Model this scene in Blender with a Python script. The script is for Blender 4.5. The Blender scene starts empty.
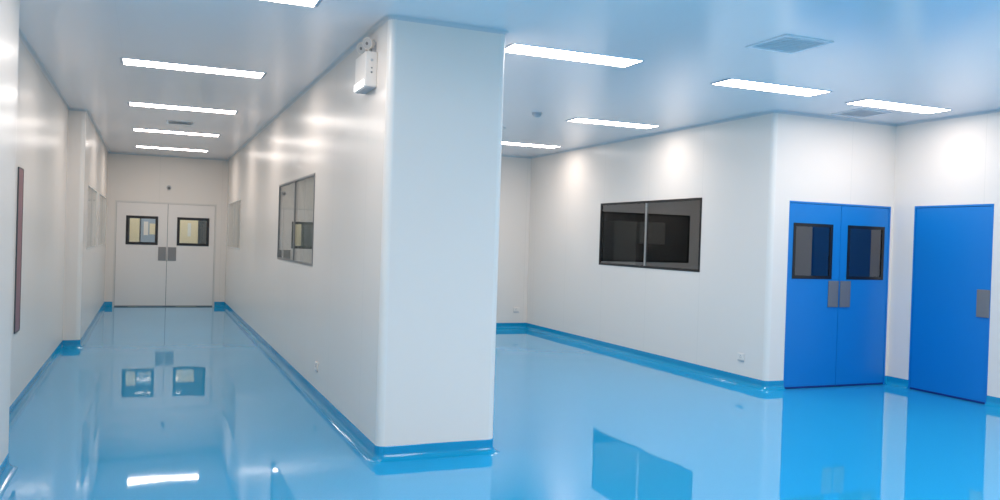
import bpy, bmesh, math
from mathutils import Vector, Matrix

S = bpy.context.scene
COL = S.collection
H = 3.0            # ceiling height
TH = 0.05          # wall panel thickness
# plan of the place (metres, camera near the origin looking along +Y)
XA, XB, YA = 1.448, 2.305, 5.488      # free-standing block: corridor face, room face, front face
XL1, XL2, XL0 = -0.970, -0.776, -0.773
YB, YL0, YE = 11.753, 5.981, 17.912
XW, YF, YD, XR = 6.132, 13.332, 7.155, 7.894
YK = -3.2          # wall behind the viewpoint
R = 0.05

# ------------------------------------------------------------------ materials
MATS = {}
def mat(name, col, rough=0.5, metal=0.0, spec=0.5, emit=None, strength=0.0, build=None, ior=1.5):
    m = bpy.data.materials.new(name); m.use_nodes = True
    nt = m.node_tree; b = nt.nodes['Principled BSDF']
    b.inputs['Base Color'].default_value = (*col, 1)
    b.inputs['Roughness'].default_value = rough
    b.inputs['Metallic'].default_value = metal
    b.inputs['Specular IOR Level'].default_value = spec
    b.inputs['IOR'].default_value = ior
    if emit:
        b.inputs['Emission Color'].default_value = (*emit, 1)
        b.inputs['Emission Strength'].default_value = strength
    if build: build(nt, b)
    MATS[name] = m
    return m

def seams(axis, pitch, offset, width, col, dark, rough, wave=0.0):
    """panel joints every `pitch` metres along an axis + a trace of unevenness in the sheet"""
    def f(nt, b):
        N, L = nt.nodes, nt.links
        tc = N.new('ShaderNodeTexCoord'); sp = N.new('ShaderNodeSeparateXYZ'); L.new(tc.outputs['Object'], sp.inputs[0])
        total = None
        for ax in axis:
            a = N.new('ShaderNodeMath'); a.operation = 'ADD'; a.inputs[1].default_value = offset + 50 * pitch
            L.new(sp.outputs[ax], a.inputs[0])
            mo = N.new('ShaderNodeMath'); mo.operation = 'MODULO'; mo.inputs[1].default_value = pitch
            L.new(a.outputs[0], mo.inputs[0])
            lt = N.new('ShaderNodeMath'); lt.operation = 'LESS_THAN'; lt.inputs[1].default_value = width
            L.new(mo.outputs[0], lt.inputs[0])
            if total is None: total = lt
            else:
                mx = N.new('ShaderNodeMath'); mx.operation = 'MAXIMUM'
                L.new(total.outputs[0], mx.inputs[0]); L.new(lt.outputs[0], mx.inputs[1]); total = mx
        mix = N.new('ShaderNodeMix'); mix.data_type = 'RGBA'
        mix.inputs['A'].default_value = (*col, 1); mix.inputs['B'].default_value = (*dark, 1)
        L.new(total.outputs[0], mix.inputs['Factor']); L.new(mix.outputs['Result'], b.inputs['Base Color'])
        nz = N.new('ShaderNodeTexNoise'); nz.inputs['Scale'].default_value = 1.1; nz.inputs['Detail'].default_value = 2
        L.new(tc.outputs['Object'], nz.inputs['Vector'])
        if wave:
            bp = N.new('ShaderNodeBump'); bp.inputs['Strength'].default_value = 1.0; bp.inputs['Distance'].default_value = wave
            L.new(nz.outputs['Fac'], bp.inputs['Height']); L.new(bp.outputs['Normal'], b.inputs['Normal'])
    return f

WALL_C = (0.84, 0.775, 0.712)
mat('wall_sheet_x', WALL_C, 0.26, spec=0.12, build=seams([0], 1.18, -0.16, 0.006, WALL_C, (0.765, 0.715, 0.655), 0.22, 0.0015))
mat('wall_sheet_y', WALL_C, 0.26, spec=0.12, build=seams([1], 1.18, -0.117, 0.006, WALL_C, (0.765, 0.715, 0.655), 0.22, 0.0015))
CEIL_C = (0.95, 0.885, 0.875)
mat('ceiling_sheet', CEIL_C, 0.2, ior=1.75, build=seams([0], 1.18, 0.25, 0.006, CEIL_C, (0.925, 0.86, 0.85), 0.25, 0.001))
mat('corner_profile', (0.84, 0.79, 0.73), 0.32)
mat('cove_profile', (0.60, 0.62, 0.63), 0.35)

def floor_nodes(nt, b):
    N, L = nt.nodes, nt.links
    tc = N.new('ShaderNodeTexCoord')
    n1 = N.new('ShaderNodeTexNoise'); n1.inputs['Scale'].default_value = 90; n1.inputs['Detail'].default_value = 3
    L.new(tc.outputs['Object'], n1.inputs['Vector'])
    ramp = N.new('ShaderNodeValToRGB')
    ramp.color_ramp.elements[0].position = 0.3; ramp.color_ramp.elements[0].color = (0.020, 0.355, 0.66, 1)
    ramp.color_ramp.elements[1].position = 0.7; ramp.color_ramp.elements[1].color = (0.026, 0.385, 0.70, 1)
    L.new(n1.outputs['Fac'], ramp.inputs[0]); L.new(ramp.outputs[0], b.inputs['Base Color'])
    n2 = N.new('ShaderNodeTexNoise'); n2.inputs['Scale'].default_value = 2.2; n2.inputs['Detail'].default_value = 1.5
    L.new(tc.outputs['Object'], n2.inputs['Vector'])
    # slightly uneven pour: tip the normal by a few thousandths
    ge = N.new('ShaderNodeNewGeometry'); sb = N.new('ShaderNodeVectorMath'); sb.operation = 'SUBTRACT'; sb.inputs[1].default_value = (0.5, 0.5, 0.5)
    sc = N.new('ShaderNodeVectorMath'); sc.operation = 'SCALE'; sc.inputs['Scale'].default_value = 0.007
    ad = N.new('ShaderNodeVectorMath'); ad.operation = 'ADD'; no = N.new('ShaderNodeVectorMath'); no.operation = 'NORMALIZE'
    L.new(n2.outputs['Color'], sb.inputs[0]); L.new(sb.outputs[0], sc.inputs[0]); L.new(ge.outputs['Normal'], ad.inputs[0]); L.new(sc.outputs[0], ad.inputs[1])
    L.new(ad.outputs[0], no.inputs[0]); L.new(no.outputs[0], b.inputs['Normal'])
mat('floor_epoxy', (0.005, 0.35, 0.75), 0.03, build=floor_nodes, ior=1.75)
mat('skirting_epoxy', (0.004, 0.30, 0.56), 0.08)
mat('door_blue', (0.0, 0.195, 0.58), 0.35)
mat('door_blue_dark', (0.0, 0.03, 0.22), 0.5)
mat('door_white', (0.85, 0.79, 0.74), 0.3)
mat('door_white_frame', (0.72, 0.68, 0.63), 0.3)
mat('black_frame', (0.008, 0.008, 0.01), 0.25)
mat('dark_gap', (0.2, 0.19, 0.18), 0.6)
mat('aluminium', (0.62, 0.62, 0.62), 0.35, metal=0.9)
mat('grey_frame', (0.20, 0.20, 0.20), 0.35)
mat('white_plastic', (0.82, 0.76, 0.70), 0.45)
mat('grey_plastic', (0.50, 0.51, 0.53), 0.5)
mat('vent_backing', (0.82, 0.80, 0.80), 0.4)
mat('dark_plastic', (0.2, 0.2, 0.2), 0.5)
mat('lamp_tray', (0.75, 0.76, 0.78), 0.35)
mat('lamp_cap', (0.40, 0.43, 0.47), 0.45)
mat('maroon', (0.26, 0.11, 0.13), 0.4)
mat('blind', (0.62, 0.63, 0.61), 0.6)
mat('unlit_room_dark', (0.012, 0.012, 0.013), 0.7)  # darkness of the unlit room put into a near-black wall colour
mat('end_room_grey', (0.07, 0.075, 0.08), 0.5)
mat('cream', (0.86, 0.75, 0.50), 0.5)
mat('locker_blue_grey', (0.34, 0.43, 0.54), 0.4)
mat('locker_dark', (0.07, 0.08, 0.085), 0.45)
mat('cabinet_pale', (0.85, 0.85, 0.80), 0.5)

def steel_nodes(nt, b):
    N, L = nt.nodes, nt.links
    tc = N.new('ShaderNodeTexCoord'); mp = N.new('ShaderNodeMapping'); mp.inputs['Scale'].default_value = (300, 300, 4)
    nz = N.new('ShaderNodeTexNoise'); nz.inputs['Scale'].default_value = 1
    L.new(tc.outputs['Object'], mp.inputs[0]); L.new(mp.outputs[0], nz.inputs['Vector'])
    mr = N.new('ShaderNodeMapRange'); mr.inputs['To Min'].default_value = 0.35; mr.inputs['To Max'].default_value = 0.5
    L.new(nz.outputs['Fac'], mr.inputs['Value']); L.new(mr.outputs[0], b.inputs['Roughness'])
mat('brushed_steel', (0.27, 0.26, 0.255), 0.42, metal=0.6, build=steel_nodes)

def lamp_nodes(nt, b): pass
LAMP = mat('lamp_diffuser', (0.9, 0.9, 0.9), 0.4, emit=(1.0, 0.905, 0.843), strength=10.0)
LAMP.cycles.emission_sampling = 'FRONT'
mat('lamp_small', (0.9, 0.9, 0.9), 0.4, emit=(1, 1, 1), strength=0.7)

def tinted(name, tint, ior=1.5):
    m = bpy.data.materials.new(name); m.use_nodes = True
    nt = m.node_tree; N, L = nt.nodes, nt.links
    for n in list(N): N.remove(n)
    o = N.new('ShaderNodeOutputMaterial'); mx = N.new('ShaderNodeMixShader')
    t = N.new('ShaderNodeBsdfTransparent'); t.inputs[0].default_value = (*tint, 1)
    g = N.new('ShaderNodeBsdfGlossy'); g.inputs['Roughness'].default_value = 0.0; g.inputs['Color'].default_value = (1, 1, 1, 1)
    f = N.new('ShaderNodeFresnel'); f.inputs['IOR'].default_value = 1.5
    ge = N.new('ShaderNodeNewGeometry'); mi = N.new('ShaderNodeMapRange')   # same reflectance on the entry and exit faces of the sheet
    mi.inputs['To Min'].default_value = ior; mi.inputs['To Max'].default_value = 1/ior
    L.new(ge.outputs['Backfacing'], mi.inputs['Value']); L.new(mi.outputs[0], f.inputs['IOR'])
    L.new(f.outputs[0], mx.inputs[0]); L.new(t.outputs[0], mx.inputs[1]); L.new(g.outputs[0], mx.inputs[2]); L.new(mx.outputs[0], o.inputs[0])
    MATS[name] = m
tinted('glass_dark', (0.42, 0.42, 0.42), 2.15)
tinted('glass_clear', (0.95, 0.97, 0.96))
tinted('glass_navy', (0.30, 0.32, 0.46), 2.1)

# ------------------------------------------------------------------ mesh helpers
def link(name, bm, m, parent=None, smooth=False, bevel=0.0):
    bmesh.ops.remove_doubles(bm, verts=bm.verts, dist=1e-6)
    bmesh.ops.recalc_face_normals(bm, faces=bm.faces)
    me = bpy.data.meshes.new(name); bm.to_mesh(me); bm.free()
    mm = m if isinstance(m, (list, tuple)) else [m]
    for q in mm: me.materials.append(MATS[q])
    o = bpy.data.objects.new(name, me); COL.objects.link(o)
    if parent: o.parent = parent
    if smooth:
        for p in me.polygons: p.use_smooth = True
    if bevel:
        md = o.modifiers.new('bevel', 'BEVEL'); md.width = bevel; md.segments = 2; md.limit_method = 'ANGLE'
    return o
def box(bm, x0, x1, y0, y1, z0, z1):
    v = [bm.verts.new(p) for p in [(x0,y0,z0),(x1,y0,z0),(x1,y1,z0),(x0,y1,z0),(x0,y0,z1),(x1,y0,z1),(x1,y1,z1),(x0,y1,z1)]]
    for f in [(0,3,2,1),(4,5,6,7),(0,1,5,4),(1,2,6,5),(2,3,7,6),(3,0,4,7)]: bm.faces.new([v[i] for i in f])
    return v
def mkbox(name, m, x0, x1, y0, y1, z0, z1, parent=None, bevel=0.0):
    bm = bmesh.new(); box(bm, x0, x1, y0, y1, z0, z1); return link(name, bm, m, parent, bevel=bevel)
def cyl(bm, c, axis, r0, r1, length, n=24):
    """frustum from c along axis"""
    ax = Vector(axis).normalized(); t = ax.orthogonal().normalized(); s = ax.cross(t)
    c = Vector(c); a = []; b = []
    for i in range(n):
        w = 2*math.pi*i/n; d = math.cos(w)*t + math.sin(w)*s
        a.append(bm.verts.new(c + r0*d)); b.append(bm.verts.new(c + ax*length + r1*d))
    for i in range(n): bm.faces.new([a[i], a[(i+1)%n], b[(i+1)%n], b[i]])
    bm.faces.new(a); bm.faces.new(b)
def lathe(bm, c, prof, n=28):
    rings = []
    for r, z in prof:
        if r < 1e-6: rings.append([bm.verts.new((c[0], c[1], c[2]+z))])
        else: rings.append([bm.verts.new((c[0]+r*math.cos(2*math.pi*i/n), c[1]+r*math.sin(2*math.pi*i/n), c[2]+z)) for i in range(n)])
    for a, b in zip(rings, rings[1:]):
        for i in range(n):
            j = (i+1) % n
            if len(a) == 1: bm.faces.new([a[0], b[i], b[j]])
            elif len(b) == 1: bm.faces.new([a[i], a[j], b[0]])
            else: bm.faces.new([a[i], a[j], b[j], b[i]])
def holed_slab(name, m, axis, c, side, u0, u1, z0, z1, holes=(), th=TH, parent=None):
    """upright slab: face plane at <axis>=c, body extending to c+side*th, rectangular holes cut right through"""
    us = sorted({u0, u1, *[h[0] for h in holes], *[h[1] for h in holes]})
    zs = sorted({z0, z1, *[h[2] for h in holes], *[h[3] for h in holes]})
    bm = bmesh.new()
    def P(u, z, k):
        d = c + side*th*k
        return bm.verts.new((d, u, z) if axis == 'x' else (u, d, z))
    def solid(i, j):
        if i < 0 or j < 0 or i >= len(us)-1 or j >= len(zs)-1: return False
        cu, cz = (us[i]+us[i+1])/2, (zs[j]+zs[j+1])/2
        return not any(h[0] < cu < h[1] and h[2] < cz < h[3] for h in holes)
    for i in range(len(us)-1):
        for j in range(len(zs)-1):
            if not solid(i, j): continue
            a, b, e, f = us[i], us[i+1], zs[j], zs[j+1]
            for k in (0, 1): bm.faces.new([P(a,e,k), P(b,e,k), P(b,f,k), P(a,f,k)])
            if not solid(i-1, j): bm.faces.new([P(a,e,0), P(a,f,0), P(a,f,1), P(a,e,1)])
            if not solid(i+1, j): bm.faces.new([P(b,e,0), P(b,f,0), P(b,f,1), P(b,e,1)])
            if not solid(i, j-1): bm.faces.new([P(a,e,0), P(b,e,0), P(b,e,1), P(a,e,1)])
            if not solid(i, j+1): bm.faces.new([P(a,f,0), P(b,f,0), P(b,f,1), P(a,f,1)])
    return link(name, bm, m, parent)
def frame_ring(bm, axis, c0, c1, u0, u1, z0, z1, w):
    """rectangular picture-frame bar ring between depth c0 and c1"""
    def bx(a, b, e, f):
        if axis == 'x': box(bm, min(c0,c1), max(c0,c1), a, b, e, f)
        else: box(bm, a, b, min(c0,c1), max(c0,c1), e, f)
    bx(u0, u0+w, z0, z1); bx(u1-w, u1, z0, z1); bx(u0+w, u1-w, z0, z0+w); bx(u0+w, u1-w, z1-w, z1)
def abox(axis, c0, c1, u0, u1, z0, z1):
    a, b = min(c0, c1), max(c0, c1)
    return (a, b, u0, u1, z0, z1) if axis == 'x' else (u0, u1, a, b, z0, z1)
def struct(o): o['kind'] = 'structure'; return o
def empty(name, loc=(0, 0, 0)):
    o = bpy.data.objects.new(name, None); COL.objects.link(o); o.location = loc; o.empty_display_size = 0.1; return o
def tag(o, label, cat, group=None):
    o['label'] = label; o['category'] = cat
    if group: o['group'] = group
    return o
def dup(root, loc, label=None, group=None):
    r = root.copy(); COL.objects.link(r); r.location = loc
    if label: r['label'] = label
    if group: r['group'] = group
    for ch in list(root.children):
        c = ch.copy(); COL.objects.link(c); c.parent = r
        for g in list(ch.children):
            d = g.copy(); COL.objects.link(d); d.parent = c
    return r

# ------------------------------------------------------------------ swept mouldings (room is on the LEFT of the path)
def round_path(pts, r=R, n=5, closed=False):
    out = []; N = len(pts)
    for i, p in enumerate(pts):
        if not closed and i in (0, N-1): out.append(Vector(p)); continue
        a, b, c = Vector(pts[i-1]), Vector(p), Vector(pts[(i+1) % N])
        d0 = (b-a).normalized(); d1 = (c-b).normalized()
        if d0.x*d1.y - d0.y*d1.x < -0.5:                       # right turn = convex wall corner
            o = b - d0*r + d1*r
            for k in range(n+1):
                t = math.pi/2*k/n
                out.append(o - d1*r*math.cos(t) + d0*r*math.sin(t))
        else: out.append(b)
    return out
def sweep(name, m, pts, prof, parent=None, closed=False):
    P = round_path(pts, closed=closed); N = len(P); bm = bmesh.new(); rings = []
    for i in range(N):
        if closed: d0 = (P[i]-P[i-1]).normalized(); d1 = (P[(i+1) % N]-P[i]).normalized()
        else:
            d0 = (P[i]-P[i-1]).normalized() if i else (P[1]-P[0]).normalized()
            d1 = (P[i+1]-P[i]).normalized() if i < N-1 else d0
        n0 = Vector((-d0.y, d0.x)); n1 = Vector((-d1.y, d1.x)); b = n0+n1
        b = b/max(b.dot(n0), 1e-6)
        rings.append([bm.verts.new((P[i].x+b.x*q[0], P[i].y+b.y*q[0], q[1])) for q in prof])
    K = len(prof)
    for i in range(N if closed else N-1):
        A, B = rings[i], rings[(i+1) % N]
        for k in range(K): bm.faces.new([A[k], A[(k+1) % K], B[(k+1) % K], B[k]])
    if not closed: bm.faces.new(rings[0]); bm.faces.new(rings[-1])
    o = link(name, bm, m, parent)
    return o
BASE = [(0.0, 0.0), (0.0, 0.098), (0.004, 0.098), (0.0055, 0.094), (0.0055, 0.05)]
for k in range(1, 7):
    t = math.pi/2*k/6
    BASE.append((0.0055+0.044*(1-math.cos(t)), 0.05-0.047*math.sin(t)))
BASE += [(0.055, 0.0)]
BASE_CAP = BASE
COVE = [(0.0, H), (0.0, H-0.028)] + [(0.028*(1-math.cos(math.pi/2*k/5)) , H-0.028+0.028*math.sin(math.pi/2*k/5)) for k in range(1, 5)] + [(0.028, H)]
pL = [(-0.633, YE), (XL2, YE), (XL2, YB), (XL1, YB), (XL1, YL0), (XL0, YL0), (XL0, YK)]
pK = [(XL0, YK), (XR, YK), (XR, 5.907)]
pR = [(XR, 6.860), (XR, YD), (7.853, YD)]
pM = [(6.378, YD), (XW, YD), (XW, YF), (XB, YF), (XB, YA), (XA, YA), (XA, YE), (1.2488, YE)]
struct(sweep('baseboard_left', 'skirting_epoxy', pL, BASE))
struct(sweep('baseboard_back', 'skirting_epoxy', pK, BASE))
struct(sweep('baseboard_right', 'skirting_epoxy', pR, BASE))
struct(sweep('baseboard_middle', 'skirting_epoxy', pM, BASE))
loop = [(XL2, YE), (XL2, YB), (XL1, YB), (XL1, YL0), (XL0, YL0), (XL0, YK), (XR, YK), (XR, YD), (XW, YD), (XW, YF), (XB, YF), (XB, YA), (XA, YA), (XA, YE)]
struct(sweep('trim_1', 'cove_profile', loop, COVE, closed=True))

# rounded aluminium corner profiles (solid quarter columns)
def corner(name, cx, cy, a0):
    bm = bmesh.new(); n = 16; lo = [bm.verts.new((cx, cy, 0))]; hi = [bm.verts.new((cx, cy, H))]
    for k in range(n+1):
        t = math.radians(a0 + 90*k/n)
        lo.append(bm.verts.new((cx+R*math.cos(t), cy+R*math.sin(t), 0))); hi.append(bm.verts.new((cx+R*math.cos(t), cy+R*math.sin(t), H)))
    K = n+2
    for k in range(K):
        f = bm.faces.new([lo[k], lo[(k+1) % K], hi[(k+1) % K], hi[k]])
        pass
    bm.faces.new(lo); bm.faces.new(hi)
    return struct(link(name, bm, 'corner_profile'))
corner('trim_2', XA+R, YA+R, 180)
corner('trim_3', XB-R, YA+R, 270)
corner('trim_4', XW+R, YD+R, 180)
corner('trim_5', XL2-R, YB+R, 270)
corner('trim_6', XL0-R, YL0-R, 0)

# ------------------------------------------------------------------ room shell
XO0, XO1, YO1 = -2.3, 10.6, 20.9
struct(mkbox('floor', 'floor_epoxy', XO0, XO1, YK-TH, YO1, -0.1, 0.0))
struct(mkbox('ceiling', 'ceiling_sheet', XO0, XO1, YK-TH, YO1, H, H+0.1))
WIN_CR = [(8.082, 10.462, 1.211, 2.106), (15.10, 17.55, 1.228, 2.100)]
WIN_CL = [(12.50, 14.5, 1.228, 2.100), (15.40, 17.45, 1.228, 2.100)]
WIN_A = [(8.377, 10.830, 1.211, 2.112)]
WIN_F = [(2.78, 4.74, 1.211, 2.112)]
struct(holed_slab('wall_left', 'wall_sheet_y', 'x', XL1, -1, YL0, YB+R*0, 0, H))
struct(holed_slab('wall_left_far', 'wall_sheet_y', 'x', XL2, -1, YB+R, YE, 0, H, WIN_CL))
struct(holed_slab('wall_left_return', 'wall_sheet_x', 'y', YB, 1, XL1, XL2-R, 0, H))
struct(holed_slab('wall_left_near', 'wall_sheet_y', 'x', XL0, -1, YK, YL0-R, 0, H))
struct(holed_slab('wall_left_near_return', 'wall_sheet_x', 'y', YL0, -1, XL1, XL0-R, 0, H))
struct(holed_slab('wall_end', 'wall_sheet_x', 'y', YE, 1, XL2-TH, XA+TH, 0, H, [(-0.633, 1.2488, 0, 2.075)]))
struct(holed_slab('wall_corridor_right', 'wall_sheet_y', 'x', XA, 1, YA+R, YE, 0, H, WIN_CR))
struct(holed_slab('wall_pillar_front', 'wall_sheet_x', 'y', YA, 1, XA+R, XB-R, 0, H))
struct(holed_slab('wall_pillar_right', 'wall_sheet_y', 'x', XB, -1, YA+R, YF+TH, 0, H))
struct(holed_slab('wall_far', 'wall_sheet_x', 'y', YF, 1, XB, XW, 0, H, WIN_F))
struct(holed_slab('wall_room_right', 'wall_sheet_y', 'x', XW, 1, YD+R, YF+TH, 0, H, WIN_A))
struct(holed_slab('wall_double_door', 'wall_sheet_x', 'y', YD, 1, XW+R, XR+TH, 0, H, [(6.378, 7.853, 0, 2.047)]))
struct(holed_slab('wall_right', 'wall_sheet_y', 'x', XR, 1, YK, YD, 0, H, [(5.907, 6.860, 0, 2.047)]))
struct(holed_slab('wall_back', 'wall_sheet_x', 'y', YK, -1, XL0-TH, XR+TH, 0, H))
# unlit room behind the right-hand window and the blue double door
struct(holed_slab('wall_dark_room_side', 'unlit_room_dark', 'x', 10.3, 1, YD, 16.0, 0, H))
struct(holed_slab('wall_dark_room_far', 'unlit_room_dark', 'y', 16.0, 1, XB, 10.3, 0, H))
struct(holed_slab('wall_dark_room_left', 'unlit_room_dark', 'x', XB, -1, YF+TH, 16.0, 0, H))
struct(holed_slab('wall_dark_room_near', 'unlit_room_dark', 'y', YD, 1, XR+TH, 10.3, 0, H))
# lit room behind the end doors
struct(holed_slab('wall_end_room_far', 'end_room_grey', 'y', 20.8, 1, -2.2, 3.2, 0, H))
struct(holed_slab('wall_end_room_left', 'end_room_grey', 'x', -2.2, -1, YE, 20.8, 0, H))
struct(holed_slab('wall_end_room_right', 'cream', 'x', 3.2, 1, YE, 20.8, 0, H))
struct(holed_slab('wall_end_room_near_left', 'cream', 'y', YE, 1, -2.2, XL2-TH, 0, H))
struct(holed_slab('wall_end_room_near_right', 'cream', 'y', YE, 1, XA+TH, 3.2, 0, H))

# ------------------------------------------------------------------ windows
def window(n, axis, c, side, u0, u1, z0, z1, glass, frame_mat='black_frame', mull='aluminium', fw=0.03, blind=False, mullion=True):
    root = struct(empty('window_%d' % n, (c, (u0+u1)/2, z0) if axis == 'x' else ((u0+u1)/2, c, z0)))
    off = -root.location
    def put(o): o.parent = root; o.matrix_parent_inverse = Matrix.Translation(off); return o
    bm = bmesh.new(); frame_ring(bm, axis, c-side*0.006, c+side*(TH-0.002), u0, u1, z0, z1, fw); put(link('window_frame', bm, frame_mat))
    um = (u0+u1)/2
    spans = [(u0+fw, um-0.016), (um+0.016, u1-fw)] if mullion else [(u0+fw, u1-fw)]
    for a, b in spans:
        # a single sheet of glass: one plane, both faces of the pane read as one tinted, reflecting layer
        put(mkbox('pane', glass, *abox(axis, c+side*0.004, c+side*0.010, a, b, z0+fw, z1-fw)))
    if mullion:
        bm = bmesh.new()
        box(bm, *abox(axis, c-side*0.004, c+side*0.030, um-0.016, um+0.016, z0+fw, z1-fw)); put(link('mullion', bm, mull))
    if blind:
        # closed vertical blind: overlapping slats, one mesh
        bm = bmesh.new(); k = 0; u = u0+fw
        while u < u1-fw-0.02:
            w = min(0.089, u1-fw-u); d0, d1 = c+side*0.030, c+side*0.040
            if axis == 'x': vs = [(d0, u, z0+fw), (d1, u+w, z0+fw), (d1, u+w, z1-fw), (d0, u, z1-fw)]
            else: vs = [(u, d0, z0+fw), (u+w, d1, z0+fw), (u+w, d1, z1-fw), (u, d0, z1-fw)]
            bb = [bm.verts.new(q) for q in vs]
            e = side*0.003; bc = [bm.verts.new((q[0]+(e if axis == 'x' else 0), q[1]+(0 if axis == 'x' else e), q[2])) for q in vs]
            bm.faces.new(bb); bm.faces.new(bc[::-1])
            for i in range(4): bm.faces.new([bb[i], bb[(i+1) % 4], bc[(i+1) % 4], bc[i]])
            u += w-0.006
        put(link('blind', bm, 'blind'))
    return root
window(1, 'x', XW, 1, *WIN_A[0], 'glass_dark')
window(2, 'y', YF, 1, *WIN_F[0], 'glass_dark')
window(3, 'x', XA, 1, *WIN_CR[0], 'glass_clear', 'grey_frame', 'grey_frame', 0.02, True)
window(4, 'x', XA, 1, *WIN_CR[1], 'glass_clear', 'door_white_frame', 'door_white_frame', 0.02, True)
window(5, 'x', XL2, -1, *WIN_CL[0], 'glass_clear', 'door_white_frame', 'door_white_frame', 0.02, True)
window(6, 'x', XL2, -1, *WIN_CL[1], 'glass_clear', 'door_white_frame', 'door_white_frame', 0.02, True)

# ------------------------------------------------------------------ doors
def door(n, axis, c, side, u0, u1, ztop, leaves, leaf_mat, frame_mat, glass='glass_navy', frame_w=0.02, seal='door_blue_dark', vf=0.035):
    """leaves: list of (u0, u1, window or None, plate)"""
    root = struct(empty('door_%d' % n, (c, (u0+u1)/2, 0) if axis == 'x' else ((u0+u1)/2, c, 0)))
    off = -root.location
    def put(o, par=root):
        o.parent = par
        if par is root: o.matrix_parent_inverse = Matrix.Translation(off)
        else: o.matrix_parent_inverse = Matrix.Identity(4)
        return o
    bm = bmesh.new()
    a, b = c-side*0.004, c+side*TH
    box(bm, *abox(axis, a, b, u0, u0+frame_w, 0, ztop)); box(bm, *abox(axis, a, b, u1-frame_w, u1, 0, ztop))
    box(bm, *abox(axis, a, b, u0+frame_w, u1-frame_w, ztop-frame_w, ztop))
    put(link('door_frame', bm, frame_mat))
    for (p, q, win, plate) in leaves:
        leaf = put(holed_slab('door_leaf', leaf_mat, axis, c+side*0.002, side, p, q, 0.012, ztop-frame_w-0.004, [win] if win else [], th=0.042))
        k = holed_slab('bottom_seal', seal, axis, c-side*0.001, side, p+0.002, q-0.002, 0.004, 0.022, (), th=0.003); put(k, leaf)
        if win:
            bm = bmesh.new(); frame_ring(bm, axis, c-side*0.004, c+side*0.046, *win, vf); put(link('vision_frame', bm, 'black_frame'), leaf)
            put(mkbox('pane', glass, *abox(axis, c+side*0.006, c+side*0.012, win[0]+vf, win[1]-vf, win[2]+vf, win[3]-vf)), leaf)
        if plate:
            put(mkbox('push_plate', 'brushed_steel', *abox(axis, c-side*0.012, c+side*0.002, *plate), bevel=0.003), leaf)
    return root
door(1, 'y', YD, 1, 6.378, 7.853, 2.047,
     [(6.400, 7.114, (6.445, 7.002, 1.203, 1.810), (6.962, 7.102, 0.892, 1.184)),
      (7.120, 7.831, (7.220, 7.770, 1.203, 1.810), (7.132, 7.278, 0.892, 1.184))], 'door_blue', 'door_blue')
door(2, 'x', XR, 1, 5.907, 6.860, 2.047, [(5.929, 6.838, None, (5.912, 6.055, 0.884, 1.167))], 'door_blue', 'door_blue')
door(3, 'y', YE, 1, -0.633, 1.2488, 2.075,
     [(-0.598, 0.325, (-0.428, 0.154, 1.222, 1.788), (0.168, 0.312, 0.918, 1.186)),
      (0.333, 1.214, (0.505, 1.112, 1.222, 1.788), (0.345, 0.500, 0.918, 1.186))], 'door_white', 'door_white_frame', 'glass_clear', 0.03, 'dark_gap', vf=0.052)

# ------------------------------------------------------------------ ceiling lights
def make_light():
    root = empty('ceiling_light', (0, 0, H))
    l, w = 0.592, 0.15
    bm = bmesh.new()                                     # shallow tray with sloping sides
    top = [bm.verts.new(p) for p in [(-l, -w, 0), (l, -w, 0), (l, w, 0), (-l, w, 0)]]
    bot = [bm.verts.new(p) for p in [(-l+0.012, -w+0.006, -0.003), (l-0.012, -w+0.006, -0.003), (l-0.012, w-0.006, -0.003), (-l+0.012, w-0.006, -0.003)]]
    bm.faces.new(top); bm.faces.new(bot)
    for i in range(4): bm.faces.new([top[i], top[(i+1) % 4], bot[(i+1) % 4], bot[i]])
    link('housing', bm, 'lamp_tray', root)
    bm = bmesh.new(); a, b = l-0.018, w-0.008             # softly bulged diffuser
    r0 = [bm.verts.new(p) for p in [(-a, -b, -0.0032), (a, -b, -0.0032), (a, b, -0.0032), (-a, b, -0.0032)]]
    r1 = [bm.verts.new(p) for p in [(-a+0.004, -b+0.004, -0.007), (a-0.004, -b+0.004, -0.007), (a-0.004, b-0.004, -0.007), (-a+0.004, b-0.004, -0.007)]]
    bm.faces.new(r0); bm.faces.new(r1)
    for i in range(4): bm.faces.new([r0[i], r0[(i+1) % 4], r1[(i+1) % 4], r1[i]])
    dm = link('diffuser', bm, ['lamp_tray', 'lamp_diffuser'], root)
    for p in dm.data.polygons: p.material_index = 1 if p.normal.z < -0.9 and p.center.z < -0.006 else 0
    for s in (-1, 1):
        bm = bmesh.new(); x0, x1 = sorted((s*(l-0.003), s*(l+0.002))); box(bm, x0, x1, -w+0.012, w-0.012, -0.006, -0.001)
        link('end_cap', bm, 'lamp_cap', root)
    return root
LIGHTS = [
 (0.350, 5.39, 'nearest corridor ceiling light, cut off by the top edge of the photo', 'corridor ceiling lights'),
 (0.345, 8.16, 'long white ceiling light in the corridor, second nearest of the row', 'corridor ceiling lights'),
 (0.345, 10.85, 'white corridor ceiling light third in the row, just before the small air vent', 'corridor ceiling lights'),
 (0.345, 13.58, 'long white ceiling light in the corridor, just beyond the small air vent', 'corridor ceiling lights'),
 (0.345, 16.30, 'long white ceiling light in the corridor, farthest one, close to the white end doors', 'corridor ceiling lights'),
 (3.060, 5.94, 'largest ceiling light in the room, its left end hidden by the pillar', 'room ceiling lights'),
 (5.240, 6.16, 'white ceiling light between the square grey vent and the outer wall corner', 'room ceiling lights'),
 (6.960, 6.28, 'long white ceiling light in front of the blue double door', 'room ceiling lights'),
 (5.210, 8.96, 'long white ceiling light close above the dark two-pane window', 'room ceiling lights'),
 (5.230, 11.68, 'long white ceiling light farthest back in the room, partly behind the pillar', 'room ceiling lights'),
]
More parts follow.
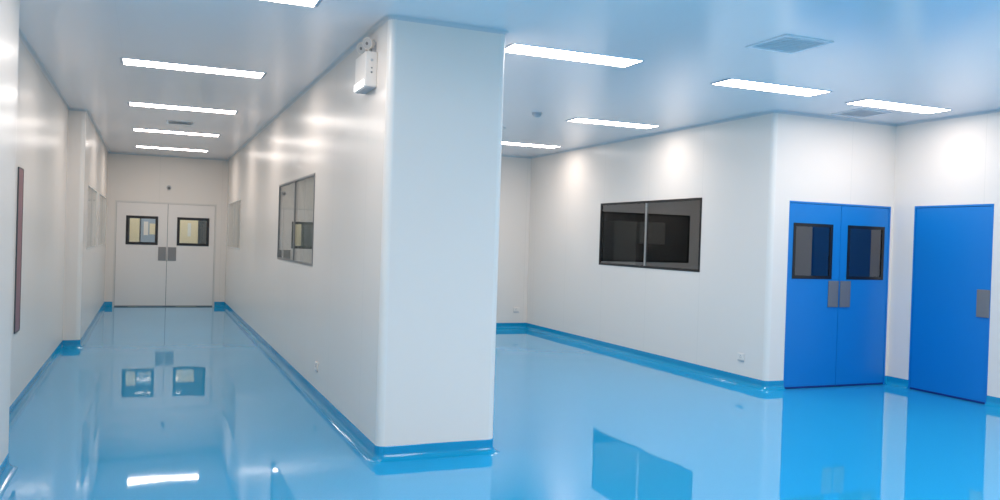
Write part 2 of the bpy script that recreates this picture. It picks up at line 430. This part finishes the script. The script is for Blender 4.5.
FILL_LIGHTS = [(0.355, 1.1), (3.07, 1.4), (5.25, 1.4), (6.96, 1.4), (6.96, -0.1), (0.355, -1.8), (3.07, -1.6), (5.25, -1.6), (0.355, 2.6), (0.355, -0.3), (3.07, 2.9), (3.07, -0.1), (5.25, 2.9), (5.25, -0.1), (6.96, 2.9), (3.07, 8.96), (3.07, 11.68)]  # unseen fixtures added behind the viewpoint and pillar to brighten the room
L0 = make_light()
for i, (x, y, lab, grp) in enumerate(LIGHTS):
    o = L0 if i == 0 else dup(L0, (x, y, H))
    o.location = (x, y, H); o.scale.x = 1.045 if i < 5 else 0.985
    tag(o, lab, 'ceiling light', grp)
for x, y in FILL_LIGHTS:
    o = dup(L0, (x, y, H)); tag(o, 'added long white ceiling light out of view, there to brighten the room', 'ceiling light', 'added ceiling lights out of view')
for x in (-0.5, 1.2):  # two more unseen fixtures, added to light the room past the end doors
    o = dup(L0, (x, 19.3, H)); tag(o, 'added long white ceiling light, unseen, brightening the room beyond the end doors', 'ceiling light', 'added lights beyond the end doors')

# ------------------------------------------------------------------ ceiling vents and detectors
def make_vent(size, name='air_vent', slats=9):
    root = empty(name, (0, 0, H)); h = size/2
    bm = bmesh.new()
    for s in (-1, 1):
        box(bm, min(s*h, s*(h+0.035)), max(s*h, s*(h+0.035)), -h-0.035, h+0.035, -0.008, 0)
        box(bm, -h, h, min(s*h, s*(h+0.035)), max(s*h, s*(h+0.035)), -0.008, 0)
    link('vent_frame', bm, 'lamp_tray', root)
    bm = bmesh.new(); box(bm, -h, h, -h, h, -0.002, 0); link('backing', bm, 'vent_backing', root)
    bm = bmesh.new()
    for k in range(slats):
        y = -h + (k+0.5)*size/slats
        v = [bm.verts.new(p) for p in [(-h, y-0.012, -0.0065), (h, y-0.012, -0.0065), (h, y+0.010, -0.003), (-h, y+0.010, -0.003)]]
        w = [bm.verts.new((q.co.x, q.co.y, q.co.z+0.0015)) for q in v]
        bm.faces.new(v); bm.faces.new(w)
        for i in range(4): bm.faces.new([v[i], v[(i+1) % 4], w[(i+1) % 4], w[i]])
    link('slats', bm, 'lamp_tray', root)
    return root
V0 = make_vent(0.36); V0.location = (4.230, 4.81, H); tag(V0, 'square grey slatted air vent in the blue-tinted ceiling, nearest and clearest one', 'air vent', 'ceiling air vents')
dup(V0, (6.98, 6.79, H), 'square grey air vent in the ceiling just behind the light by the blue double door', 'ceiling air vents')
cv = dup(V0, (0.35, 12.35, H), 'small grey air vent in the corridor ceiling between two lights', 'ceiling air vents')
cv.scale = (0.8, 0.8, 0.7)
dup(V0, (4.06, 10.35, H), 'faint air vent in the ceiling beside the pillar edge, above the farthest room light', 'ceiling air vents')
def make_detector():
    root = empty('smoke_detector', (0, 0, H))
    bm = bmesh.new(); lathe(bm, (0, 0, 0), [(0, 0), (0.062, 0), (0.062, -0.010), (0.055, -0.016), (0, -0.016)]); link('mounting_base', bm, 'grey_plastic', root, smooth=False)
    bm = bmesh.new(); lathe(bm, (0, 0, 0), [(0, -0.0165), (0.050, -0.0165), (0.050, -0.028), (0.036, -0.044), (0.018, -0.050), (0, -0.051)]); link('sensor_dome', bm, 'grey_plastic', root, smooth=True)
    return root
D0 = make_detector(); D0.location = (4.085, 8.77, H); tag(D0, 'small grey round smoke detector on the ceiling right of the pillar', 'smoke detector', 'smoke detectors')
dup(D0, (3.74, 9.15, H), 'small round smoke detector on the ceiling right against the pillar edge', 'smoke detectors')

# ------------------------------------------------------------------ twin-head emergency light on the corridor side of the pillar
root = empty('emergency_light', (XA, 5.95, 2.565))
def lb(name, m, x0, x1, y0, y1, z0, z1, par=root, bevel=0.0):
    return mkbox(name, m, x0, x1, y0, y1, z0, z1, par, bevel)
body = lb('body', 'white_plastic', -0.085, 0.0, -0.16, 0.16, 0.0, 0.245, bevel=0.006)
lb('underside_panel', 'grey_plastic', -0.078, -0.006, -0.152, 0.152, -0.006, 0.001)
lb('light_bar', 'lamp_small', -0.092, -0.085, -0.13, 0.15, 0.002, 0.050)
for z, r, m in ((0.185, 0.011, 'grey_plastic'), (0.13, 0.006, 'dark_plastic'), (0.10, 0.0075, 'dark_plastic')):
    bm = bmesh.new(); cyl(bm, (-0.04, -0.158, z), (0, -1, 0), r, r*0.8, 0.006, 16); link('indicator' if r < 0.01 else 'test_button', bm, m, root)
for y in (-0.085, 0.095):
    bm = bmesh.new(); cyl(bm, (-0.045, y, 0.243), (0, 0, 1), 0.012, 0.012, 0.045, 16)
    cyl(bm, (-0.022, y, 0.318), (-0.80, -0.55, -0.2), 0.030, 0.043, 0.055, 24)
    lamp = link('lamp_head', bm, 'white_plastic', root)
    d = Vector((-0.80, -0.55, -0.2)).normalized(); c = Vector((-0.022, y, 0.318)) + d*0.0552
    bm = bmesh.new(); cyl(bm, c, d, 0.038, 0.036, 0.004, 24); link('lens', bm, 'aluminium', lamp)
    bm = bmesh.new(); cyl(bm, c+d*0.004, d, 0.012, 0.010, 0.003, 16); link('bulb', bm, 'dark_plastic', lamp)
bm = bmesh.new(); box(bm, -0.030, 0.0, -0.11, 0.12, 0.243, 0.325); link('bracket', bm, 'grey_plastic', root)
tag(root, 'white twin-head emergency light on the corridor wall near the pillar corner', 'emergency light')

# ------------------------------------------------------------------ sockets
def make_socket():
    root = empty('power_socket')
    bm = bmesh.new(); box(bm, -0.055, 0.055, -0.012, 0, -0.037, 0.037); link('face_plate', bm, 'white_plastic', root, bevel=0.004)
    bm = bmesh.new()
    for dx, dz, rot in ((-0.010, -0.006, 0), (0.010, -0.006, 0), (0, 0.014, 0)):
        box(bm, dx-0.0018, dx+0.0018, -0.0135, -0.012, dz-0.006, dz+0.006)
    link('socket_slots', bm, 'dark_plastic', root)
    bm = bmesh.new(); box(bm, -0.05, 0.05, -0.010, 0, -0.052, -0.038); link('lower_shade_strip', bm, 'grey_plastic', root)  # grey strip stands in for the shading below the face plate
    return root
s0 = make_socket(); s0.location = (5.926, YF, 0.33); tag(s0, 'small white power socket low on the far wall beside the pillar', 'power socket', 'wall sockets')
s1 = dup(s0, (XW, 7.56, 0.305), 'small white power socket low on the wall near the blue double door', 'wall sockets'); s1.rotation_euler.z = -math.pi/2
s2 = dup(s0, (XA, 7.71, 0.311), 'small white power socket low on the corridor side of the pillar wall', 'wall sockets'); s2.rotation_euler.z = -math.pi/2

# small sensor above the end doors
root = empty('door_sensor', (0.335, YE, 2.37))
bm = bmesh.new(); cyl(bm, (0, 0, 0), (0, -1, 0), 0.045, 0.040, 0.02, 20); link('mounting_base', bm, 'grey_plastic', root)
bm = bmesh.new(); cyl(bm, (0, -0.02, 0), (0, -1, -0.3), 0.022, 0.026, 0.05, 20); link('sensor_eye', bm, 'dark_plastic', root)
tag(root, 'tiny dark sensor on the wall above the white end doors', 'sensor')

# narrow reddish-brown panel on the left corridor wall
root = empty('wall_panel', (XL1, 7.70, 0.655))
bm = bmesh.new(); frame_ring(bm, 'x', 0.0, 0.010, -0.135, 0.135, 0.0, 1.32, 0.010); link('panel_frame', bm, 'locker_dark', root)
mkbox('panel_face', 'maroon', 0.0, 0.008, -0.125, 0.125, 0.010, 1.310, root)
tag(root, 'tall narrow reddish-brown panel with a dark edge on the left corridor wall', 'wall panel')

# ------------------------------------------------------------------ things glimpsed through glass
root = empty('equipment_cabinet', (8.33, 13.75, 0))
mkbox('body', 'cabinet_pale', -0.25, 0.25, 0.0, 0.4, 0.0, 1.97, root, bevel=0.004)
mkbox('cabinet_door', 'cabinet_pale', -0.235, 0.235, -0.018, -0.001, 0.9, 1.94, root)
mkbox('cabinet_door', 'cabinet_pale', -0.235, 0.235, -0.018, -0.001, 0.06, 0.88, root)
tag(root, 'dim grey tall cabinet seen through the left pane of the dark window', 'cabinet')
root = empty('wall_cabinet', (8.93, 13.75, 1.55))
mkbox('body', 'cabinet_pale', -0.29, 0.29, 0.0, 2.24, 0.0, 0.42, root, bevel=0.004)
mkbox('cabinet_door', 'cabinet_pale', -0.28, -0.005, -0.018, -0.001, 0.01, 0.41, root)
mkbox('cabinet_door', 'cabinet_pale', 0.005, 0.28, -0.018, -0.001, 0.01, 0.41, root)
tag(root, 'dim grey hanging cabinet seen beside the middle bar of the dark window', 'cabinet')
root = empty('storage_cabinet', (0.02, 20.1, 0))
mkbox('body', 'locker_blue_grey', -0.20, 0.30, 0.0, 0.4, 0.0, 1.88, root, bevel=0.004)
mkbox('cabinet_door', 'locker_blue_grey', -0.19, 0.29, -0.018, -0.001, 0.06, 1.86, root)
mkbox('notice', 'cream', -0.02, 0.10, -0.021, -0.0185, 1.42, 1.66, root)
mkbox('door_glass', 'door_white', -0.14, -0.05, -0.021, -0.0185, 1.40, 1.70, root)
tag(root, 'blue-grey cabinet seen through the left window of the white end doors', 'cabinet')
root = empty('cream_cabinet', (-0.32, 20.1, 0))
mkbox('body', 'cream', -0.085, 0.115, 0.0, 0.4, 0.0, 1.88, root, bevel=0.004)
mkbox('cabinet_door', 'cream', -0.08, 0.11, -0.018, -0.001, 0.06, 1.86, root)
tag(root, 'narrow cream cabinet seen through the left window of the white end doors', 'cabinet')
root = empty('locker', (1.21, 20.1, 0))
mkbox('body', 'locker_dark', -0.19, 0.35, 0.0, 0.4, 0.0, 1.88, root, bevel=0.004)
mkbox('locker_door', 'locker_dark', -0.18, 0.34, -0.018, -0.001, 0.06, 1.86, root)
tag(root, 'dark grey locker seen through the right window of the white end doors', 'locker')
root = empty('cream_cabinet', (0.75, 20.1, 0))
mkbox('body', 'cream', -0.16, 0.26, 0.0, 0.4, 0.0, 1.88, root, bevel=0.004)
mkbox('door_slot', 'cabinet_pale', 0.04, 0.11, -0.006, -0.001, 1.40, 1.70, root)
tag(root, 'cream cabinet with a slim grey panel seen through the right window of the end doors', 'cabinet')

# faint fill light added unseen near the dark room's ceiling to bring out the cabinets
ld = bpy.data.lights.new('added_cabinet_fill', 'AREA'); ld.energy = 5; ld.size = 0.4; ld.color = (1, 0.97, 0.9)
lo = bpy.data.objects.new('added_cabinet_fill', ld); COL.objects.link(lo); lo.location = (8.6, 12.3, 2.95); lo.rotation_euler = (math.radians(25), 0, 0)

# ------------------------------------------------------------------ world, camera, view
w = bpy.data.worlds.new('world'); S.world = w; w.use_nodes = True
w.node_tree.nodes['Background'].inputs[0].default_value = (0.5, 0.6, 0.8, 1)
w.node_tree.nodes['Background'].inputs[1].default_value = 0.05

yaw, pitch, roll, f = 0.3969, -0.0101, 0.0315, 837.08
fw = Vector((math.sin(yaw)*math.cos(pitch), math.cos(yaw)*math.cos(pitch), math.sin(pitch)))
r = Vector((math.cos(yaw), -math.sin(yaw), 0)); u = r.cross(fw)
r2 = math.cos(roll)*r + math.sin(roll)*u; u2 = -math.sin(roll)*r + math.cos(roll)*u
cd = bpy.data.cameras.new('camera'); cam = bpy.data.objects.new('camera', cd); COL.objects.link(cam)
M = Matrix((r2, u2, -fw)).transposed().to_4x4(); M.translation = Vector((0, 0, 1.5051)); cam.matrix_world = M
cd.sensor_width = 36; cd.lens = f*36/1000; cd.clip_start = 0.05
S.camera = cam
vs = S.view_settings; vs.view_transform = 'Standard'; vs.look = 'None'; vs.gamma = 1; vs.use_curve_mapping = False; vs.exposure = 0.97
S.cycles.max_bounces = 10; S.cycles.diffuse_bounces = 6; S.cycles.glossy_bounces = 5; S.cycles.transparent_max_bounces = 12
S.cycles.use_denoising = True; S.cycles.use_adaptive_sampling = False; S.cycles.sample_clamp_indirect = 4.0
